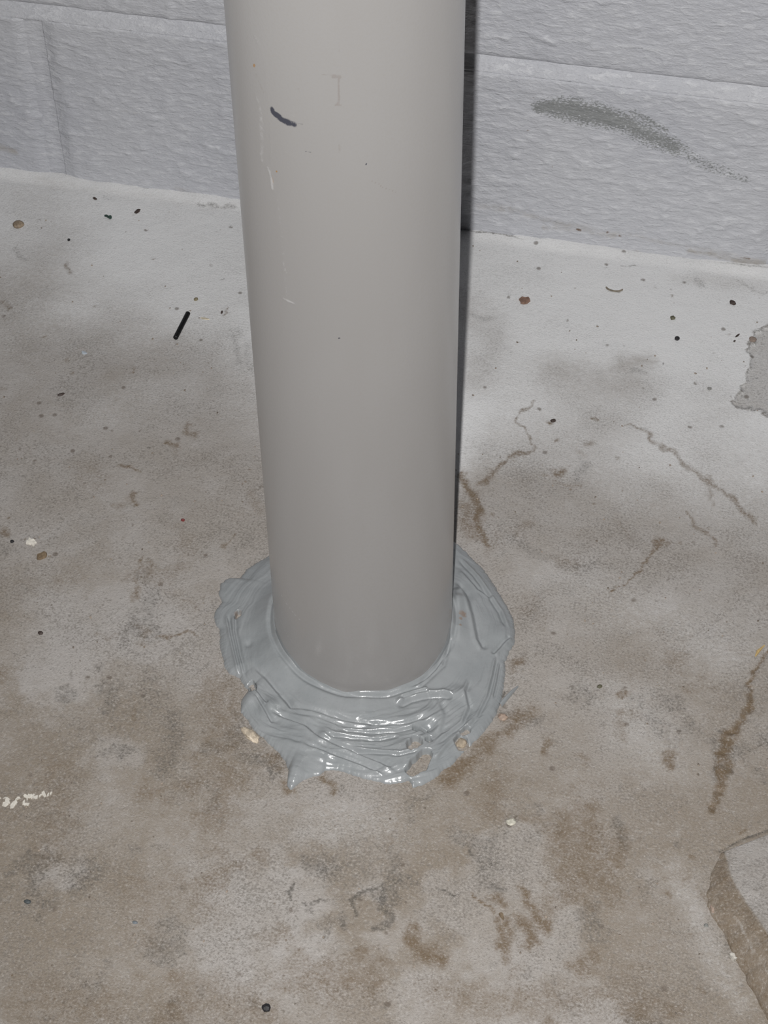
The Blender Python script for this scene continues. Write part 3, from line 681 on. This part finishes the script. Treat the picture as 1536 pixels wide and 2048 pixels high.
# ------------------------------------------------------------------ RAISED SLAB EDGE, lower right
def make_slab():
    base = [(1441, 1703), (1430, 1735), (1411, 1788), (1414, 1812), (1423, 1835), (1447, 1866), (1460, 1900), (1476, 1932), (1501, 1976), (1530, 2032), (1575, 2110), (1640, 2220)]
    topp = [(1446, 1702), (1453, 1722), (1460, 1752), (1472, 1776), (1488, 1800), (1505, 1826), (1522, 1851), (1540, 1878), (1566, 1920), (1600, 1970), (1650, 2050), (1720, 2160)]
    hh = [0.0006, 0.002, 0.004, 0.0055, 0.007, 0.0085, 0.010, 0.0115, 0.0135, 0.0155, 0.018, 0.021]
    back = [(1443, 1702), (1498, 1672), (1560, 1650), (1640, 1625)]
    b = np.array([on_floor(*p) for p in base]); t = np.array([on_floor(*p, z=h) for p, h in zip(topp, hh)])
    n = 130; k = np.linspace(0, len(b) - 1, n); idx = np.arange(len(b))
    B = np.stack([np.interp(k, idx, b[:, i]) for i in range(3)], -1); T = np.stack([np.interp(k, idx, t[:, i]) for i in range(3)], -1)
    # far edge of the top face: follows the crack, then runs off to the right
    bk = np.array([on_floor(*p) for p in back]); far_x = 0.60
    rows = []
    nb = 26
    for j in range(nb + 1):
        f = j/nb; p = B + (T - B)*f
        p[:, 2] = T[:, 2]*(f**0.8); rows.append(p)
    nt = 60
    dirv = nrm((bk[-1] - bk[0]))
    for j in range(1, nt + 1):
        f = (j/nt)**1.4; p = T.copy(); L = 0.30
        p[:, 0] += dirv[0]*L*f; p[:, 1] += dirv[1]*L*f
        rows.append(p)
    P = np.stack(rows, 1)
    P[..., 2] += (fbm(P[..., 0]*120, P[..., 1]*120, 3, 31) - .5)*0.0010*np.clip(P[..., 2]/.003, 0, 1)
    P[:, 0, 2] = -0.0010
    P[0, :, 2] = -0.001
    rag = (fbm(P[..., 0]*160, P[..., 1]*160, 3, 37) - .5)*0.0030
    P[:, :nb, 0] += rag[:, :nb]
    cuts = P[:, -1:].copy(); cuts[..., 2] = -0.001
    P = np.concatenate([P, cuts], 1); low = P[-1:].copy(); low[..., 2] = -0.001; P = np.concatenate([P, low], 0)
    me = grid_mesh('raised_slab', P)
    nn, mm = P.shape[:2]
    br = np.zeros((nn, mm)); dk = np.zeros((nn, mm)); pt = np.zeros((nn, mm)); wr = np.zeros((nn, mm)) + .25
    f = np.zeros((nn, mm)); f[:, :nb] = 1; f[:, nb] = .5
    nz = fbm(P[..., 0]*150 + P[..., 1]*60, P[..., 1]*60, 3, 8)
    br = f*(.42 + .35*nz); wr = np.where(f > 0, .95, .30 + .3*nz)
    edge_j = np.arange(mm)[None]/nb
    br = np.maximum(br, np.exp(-((edge_j - 0.0)/.10)**2)*.75)
    br = np.maximum(br, np.exp(-((edge_j - 0.78)/.14)**2)*.62*(f > 0))
    pt = np.exp(-((edge_j - 0.52)/.05)**2)*.40*(np.linspace(0, 1, nn)[:, None] > .42)*nz*1.6
    pt = np.where(f > 0, pt, .12)
    add_attr(me, 'stain', np.stack([br, dk, pt, wr], -1))
    bmx = bmesh.new(); bmx.from_mesh(me); bmesh.ops.recalc_face_normals(bmx, faces=bmx.faces)
    if sum(q.normal.z for q in list(bmx.faces)[::31]) < 0: bmesh.ops.reverse_faces(bmx, faces=bmx.faces)
    bmx.to_mesh(me); bmx.free()
    return me
slab = tag(link('raised_slab', make_slab(), M_SLAB),
           'raised concrete slab with a brown sloping side at the lower right corner', 'slab')

# ------------------------------------------------------------------ DEBRIS
MC = {}
def mc(name, col, rough=.6, var=.25, spec=.4):
    if name not in MC: MC[name] = mat_plain(name, col, rough, var, spec)
    return MC[name]
def pebble(rnd, sx, sy, sz, sub=2, jag=.22):
    bm = bmesh.new(); bmesh.ops.create_icosphere(bm, subdivisions=sub, radius=1)
    sd = rnd.uniform(0, 50)
    for v in bm.verts:
        k = 1 + jag*(float(vnoise(np.array(v.co.x*1.7 + sd), np.array(v.co.y*1.7 + v.co.z*2.3 + sd), 1)) - .5)*2
        v.co = Vector((v.co.x*sx*k, v.co.y*sy*k, max(v.co.z, -.55)*sz*k + sz*.55))
    return bm
def chip(rnd, sx, sy, h, n=9, jag=.35):
    """irregular flat flake with a slightly cupped top"""
    bm = bmesh.new(); lo = []; hi = []
    for k in range(n):
        a = 2*math.pi*k/n + rnd.uniform(-.2, .2); r = 1 - rnd.random()*jag
        x, y = sx*r*math.cos(a), sy*r*math.sin(a); lift = rnd.uniform(0, .6)*h
        lo.append(bm.verts.new((x, y, lift*.5))); hi.append(bm.verts.new((x*.9, y*.9, h + lift)))
    bm.faces.new(lo[::-1]); c = bm.verts.new((0, 0, h*1.25))
    for k in range(n):
        bm.faces.new((lo[k], lo[(k+1) % n], hi[(k+1) % n], hi[k])); bm.faces.new((hi[k], hi[(k+1) % n], c))
    return bm
def tube(pts, rad, seg=10, caps=True):
    bm = bmesh.new(); rings = []
    pts = [Vector(p) for p in pts]
    for i, p in enumerate(pts):
        d = (pts[min(i+1, len(pts)-1)] - pts[max(i-1, 0)]).normalized(); s = d.cross(Vector((0, 0, 1)))
        if s.length < 1e-4: s = Vector((1, 0, 0))
        s.normalize(); u = s.cross(d); r = rad[i] if isinstance(rad, (list, tuple)) else rad
        rings.append([bm.verts.new(p + (s*math.cos(2*math.pi*k/seg) + u*math.sin(2*math.pi*k/seg))*r) for k in range(seg)])
    for a, b in zip(rings, rings[1:]):
        for k in range(seg): bm.faces.new((a[k], a[(k+1) % seg], b[(k+1) % seg], b[k]))
    bm.faces.new(rings[0]); bm.faces.new(rings[-1][::-1]); bmesh.ops.recalc_face_normals(bm, faces=bm.faces)
    return bm
def put(name, bm, mat, px, py, label, cat, group=None, rot=0.0, z=None, smooth=False):
    w = on_floor(px, py); o = link(name, bm_mesh(name, bm, smooth), mat)
    o.location = (w[0], w[1], floor_z(w[0], w[1]) if z is None else z); o.rotation_euler = (0, 0, rot)
    return tag(o, label, cat, group)

# black plastic rod
a0 = on_floor(377, 630); a1 = on_floor(351, 681); c0 = (a0 + a1)/2; L = np.linalg.norm(a1 - a0); r_ = 0.00145
def rod_bm():
    bm = tube([(-L/2, 0, r_), (-L/2 + .0004, 0, r_), (L/2 - .0004, 0, r_), (L/2, 0, r_)], [r_*.75, r_, r_, r_*.75], 14)
    return bm
rod = link('plastic_rod', bm_mesh('plastic_rod', rod_bm(), False), mc('black_plastic', (.004, .004, .0045), .5, .2, .3))
rod.location = (c0[0], c0[1], floor_z(c0[0], c0[1]) + .0003); rod.rotation_euler = (0, 0, math.atan2(a1[1]-a0[1], a1[0]-a0[0]))
tag(rod, 'short straight black plastic rod lying on the floor left of the pipe', 'rod')

R = random.Random(11)
BRN = mc('brown_stone', (.25, .195, .14)); DKB = mc('dark_brown_bit', (.05, .035, .03)); GRN = mc('dark_green_plastic', (.025, .05, .042), .4)
WHT = mc('white_paint_chip', (.66, .63, .57), .6, .1); RST = mc('reddish_brown_bit', (.22, .135, .10)); GRY = mc('grey_stone', (.22, .22, .21)); TAN = mc('tan_stone', (.36, .30, .23), .6, .2)
BLK = mc('black_crumb', (.02, .02, .022)); YEL = mc('straw_bit', (.50, .36, .16), .6, .15); CRM = mc('cream_stone', (.50, .43, .34), .5, .25)

put('pebble', pebble(R, .0036, .0034, .0020), BRN, 37, 451, 'brown pebble lying by the left edge near the wall', 'pebble', rot=.4)
bm = tube([(-.0022, 0, .0009), (-.0010, .0002, .0012), (.0006, -.0004, .0012), (.0020, -.0003, .0014), (.0027, .0003, .0013)], [.0007, .0008, .0008, .0014, .0009], 8)
put('plastic_scrap', bm, GRN, 216, 436, 'dark green knobbed plastic scrap near the wall on the left', 'scrap', rot=-.25)
put('seed_husk', pebble(R, .0026, .0011, .0011), DKB, 275, 424, 'dark brown seed-shaped husk close to the wall, left of the pipe', 'husk', rot=1.12)
put('rust_flake', chip(R, .0040, .0036, .0010, 10), RST, 1050, 603, 'reddish brown flake on the white floor right of the pipe', 'flake', rot=.5)
arc = [(.0052*math.cos(t), .0036*math.sin(t), .0006) for t in np.linspace(math.radians(195), math.radians(350), 14)]
put('shaving_curl', tube(arc, [.0003] + [.00055]*12 + [.0003], 8), mc('grey_shaving', (.20, .175, .14)), 1229, 576,
    'thin curled grey shaving on the white floor right of the pipe', 'shaving', rot=-.05)
put('seed_husk', pebble(R, .0023, .0015, .0013), DKB, 1465, 607, 'dark brown crumb near the wall at far right', 'crumb', rot=-.6)
put('stone_crumb', pebble(R, .0016, .0016, .0012), mc('olive_bit', (.10, .095, .06)), 1345, 637, 'olive crumb on the white floor, above the small black crumb', 'crumb')
put('stone_crumb', pebble(R, .0015, .0015, .0012), BLK, 1354, 678, 'small round black crumb on the white floor right of the pipe', 'crumb')
put('splinter', pebble(R, .0020, .0006, .0006), DKB, 1475, 671, 'dark splinter left of the flaked patch at the right edge', 'splinter', rot=1.0)
put('splinter', pebble(R, .0009, .0006, .0005), DKB, 1469, 682, 'tiny dark splinter just below the longer splinter', 'splinter', rot=1.0)
put('pebble', pebble(R, .0024, .0022, .0014), mc('taupe_stone', (.24, .19, .16)), 1505, 680, 'taupe pebble on the upper tip of the flaked patch', 'pebble')
put('paint_chip', chip(R, .0042, .0028, .0009, 10, .55), WHT, 62, 1084, 'ragged white paint chip near the left edge, above a brown crumb', 'paint chip', rot=-.3)
put('stone_crumb', chip(R, .0036, .0024, .0013, 9, .3), mc('tan_brown_bit', (.19, .14, .09)), 83, 1113, 'flat brown crumb just below the ragged white paint chip', 'crumb', rot=.8)
put('pebble', pebble(R, .0058, .0026, .0024, 3), CRM, 502, 1472, 'cream pebble beside the lower left rim of the grey putty', 'pebble', rot=-.55)
put('pebble', pebble(R, .0026, .0026, .0024), TAN, 923, 1489, 'tan pebble bedded in a hole of the grey putty', 'pebble', z=-.0002)
put('pebble', pebble(R, .0026, .0020, .0016), mc('pinkish_stone', (.33, .25, .20)), 1006, 1436, 'pinkish pebble just outside the lower right rim of the putty', 'pebble')
put('pebble', pebble(R, .0022, .0020, .0014), mc('pale_stone', (.52, .50, .43)), 1022, 1646, 'small round pale pebble below and right of the putty', 'pebble')
put('stone_crumb', pebble(R, .0022, .0020, .0014), BLK, 533, 2018, 'black crumb close to the bottom edge of the floor in view', 'crumb')
put('stone_crumb', pebble(R, .0017, .0011, .0009), mc('slate_bit', (.07, .08, .085)), 55, 1804, 'slate grey crumb near the left edge below the paint flakes', 'crumb')
put('stone_crumb', pebble(R, .0013, .0008, .0006), mc('blue_grey_bit', (.16, .18, .20)), 270, 1845, 'small blue-grey crumb on the brown floor at lower left', 'crumb')
put('plastic_scrap', chip(R, .0026, .0014, .0006, 7), mc('pale_blue_plastic', (.42, .47, .52), .25, .1, .6), 168, 706, 'pale blue translucent scrap on the floor left of the black rod', 'scrap', rot=-.3)
put('seed_husk', pebble(R, .0022, .0009, .0008), DKB, 122, 790, 'dark husk at left edge, below the pale blue scrap', 'husk', rot=.7)
put('stone_crumb', pebble(R, .0014, .0013, .0010), mc('olive_tan_bit', (.22, .19, .12)), 392, 600, 'olive tan crumb just above the black rod', 'crumb')
put('straw_bit', chip(R, .0036, .0008, .0003, 7), mc('pale_yellow_bit', (.56, .50, .38)), 411, 638, 'pale yellow sliver just right of the black rod', 'sliver', rot=-.05)
put('seed_husk', pebble(R, .0006, .0014, .0008), DKB, 444, 626, 'small dark husk between the black rod and the pipe', 'husk')
put('stone_crumb', pebble(R, .0011, .0009, .0008), mc('red_bit', (.16, .03, .03)), 366, 1041, 'tiny dark red crumb on the floor left of the pipe', 'crumb')
put('stone_crumb', pebble(R, .0012, .0010, .0008), BLK, 24, 1083, 'tiny black crumb left of the ragged white paint chip', 'crumb')
put('stone_crumb', pebble(R, .0014, .0012, .0009), DKB, 81, 1266, 'small dark crumb at left, below the flat brown crumb', 'crumb')
put('seed_husk', pebble(R, .0017, .0008, .0008), DKB, 190, 399 + 0, 'tiny dark husk against the wall above the green scrap', 'husk', rot=-.4)
put('stone_crumb', pebble(R, .0010, .0010, .0008), BLK, 138, 481, 'tiny black crumb on the white floor right of the brown pebble', 'crumb')
put('stone_crumb', pebble(R, .0014, .0010, .0008), mc('olive_bit', (.10, .095, .06)), 1199, 1374, 'olive crumb on the floor between the putty and the crack', 'crumb', rot=.6)
put('stone_crumb', pebble(R, .0016, .0013, .0010), DKB, 1106, 843, 'dark brown crumb on the floor right of the pipe foot', 'crumb', rot=.3)
put('stone_crumb', pebble(R, .0013, .0010, .0009), GRY, 1419, 778, 'small grey crumb left of the flaked patch, at its lower end', 'crumb')
put('stone_crumb', pebble(R, .0010, .0010, .0008), GRY, 1412, 1852, 'tiny grey crumb beside the brown side of the raised slab', 'crumb')
put('stone_chip', chip(R, .0030, .0022, .0012, 9, .5), mc('white_stone_chip', (.48, .46, .42)), 1466, 1916, 'pale chipped flake at the foot of the raised slab', 'flake', rot=-.9)
put('stone_chip', chip(R, .0021, .0010, .0009, 8), mc('pink_buff_stone', (.36, .28, .23)), 1424, 1822, 'buff sliver set in the top corner of the raised slab side', 'sliver', rot=-1.1, z=.0012)
put('straw_bit', tube([(-.0045, 0, .0007), (-.001, .0004, .0009), (.0045, -.0002, .0007)], [.0003, .0009, .0003], 8), YEL, 1519, 1304, 'yellow straw piece at the top of the crack by the right edge', 'straw', rot=1.15)
put('stone_crumb', chip(R, .0026, .0012, .0007, 8), mc('brown_streak_bit', (.20, .15, .10)), 1003, 1795 + 38, 'buff sliver in the brown stain below the putty', 'sliver', rot=-1.0)
# crumbs of white paint in a trail at the left edge
for k in range(26):
    t = k/25; px_ = 2 + 104*t + R.uniform(-6, 6); py_ = 1596 + 12*math.sin(t*5) - (14*math.exp(-((px_ - 48)/14)**2) if k % 2 else 0) + R.uniform(-5, 5)
    if t > .75 and k % 2: continue
    s = R.uniform(.0012, .0030)
    put('paint_flake', chip(R, s, s*R.uniform(.35, .7), .0004, 6, .7), WHT, px_, py_,
        'tiny white paint flake in the crumbly trail at the left edge', 'paint flake', 'white paint flakes at the left edge', rot=R.uniform(0, 6))
# grit
def grit():
    bm = bmesh.new(); q = random.Random(3)
    for k in range(420):
        px_, py_ = q.uniform(-10, 1546), q.uniform(420, 2048)
        if 430 < px_ < 1035 and 1080 < py_ < 1590: continue
        w = on_floor(px_, py_)
        if math.hypot(w[0], w[1]) < PR + .006 or w[1] > .32: continue
        if px_ > 1400 and py_ > 1680: continue
        s = q.uniform(.0002, .0006); z = floor_z(w[0], w[1]); T = Matrix.Translation((w[0], w[1], z + s*.4)) @ Matrix.Rotation(q.uniform(0, 6), 4, 'Z') @ Matrix.Diagonal((s*q.uniform(1, 1.8), s, s*.7, 1))
        bmesh.ops.create_icosphere(bm, subdivisions=1, radius=1, matrix=T)
    return bm_mesh('floor_grit', bm, False)
tag(link('floor_grit', grit(), mc('grit_grain', (.24, .20, .165), .7, .5)), 'fine scattered grit grains over the concrete floor', 'grit', kind='stuff')
print('verts', sum(len(o.data.vertices) for o in bpy.data.objects if o.type == 'MESH'))
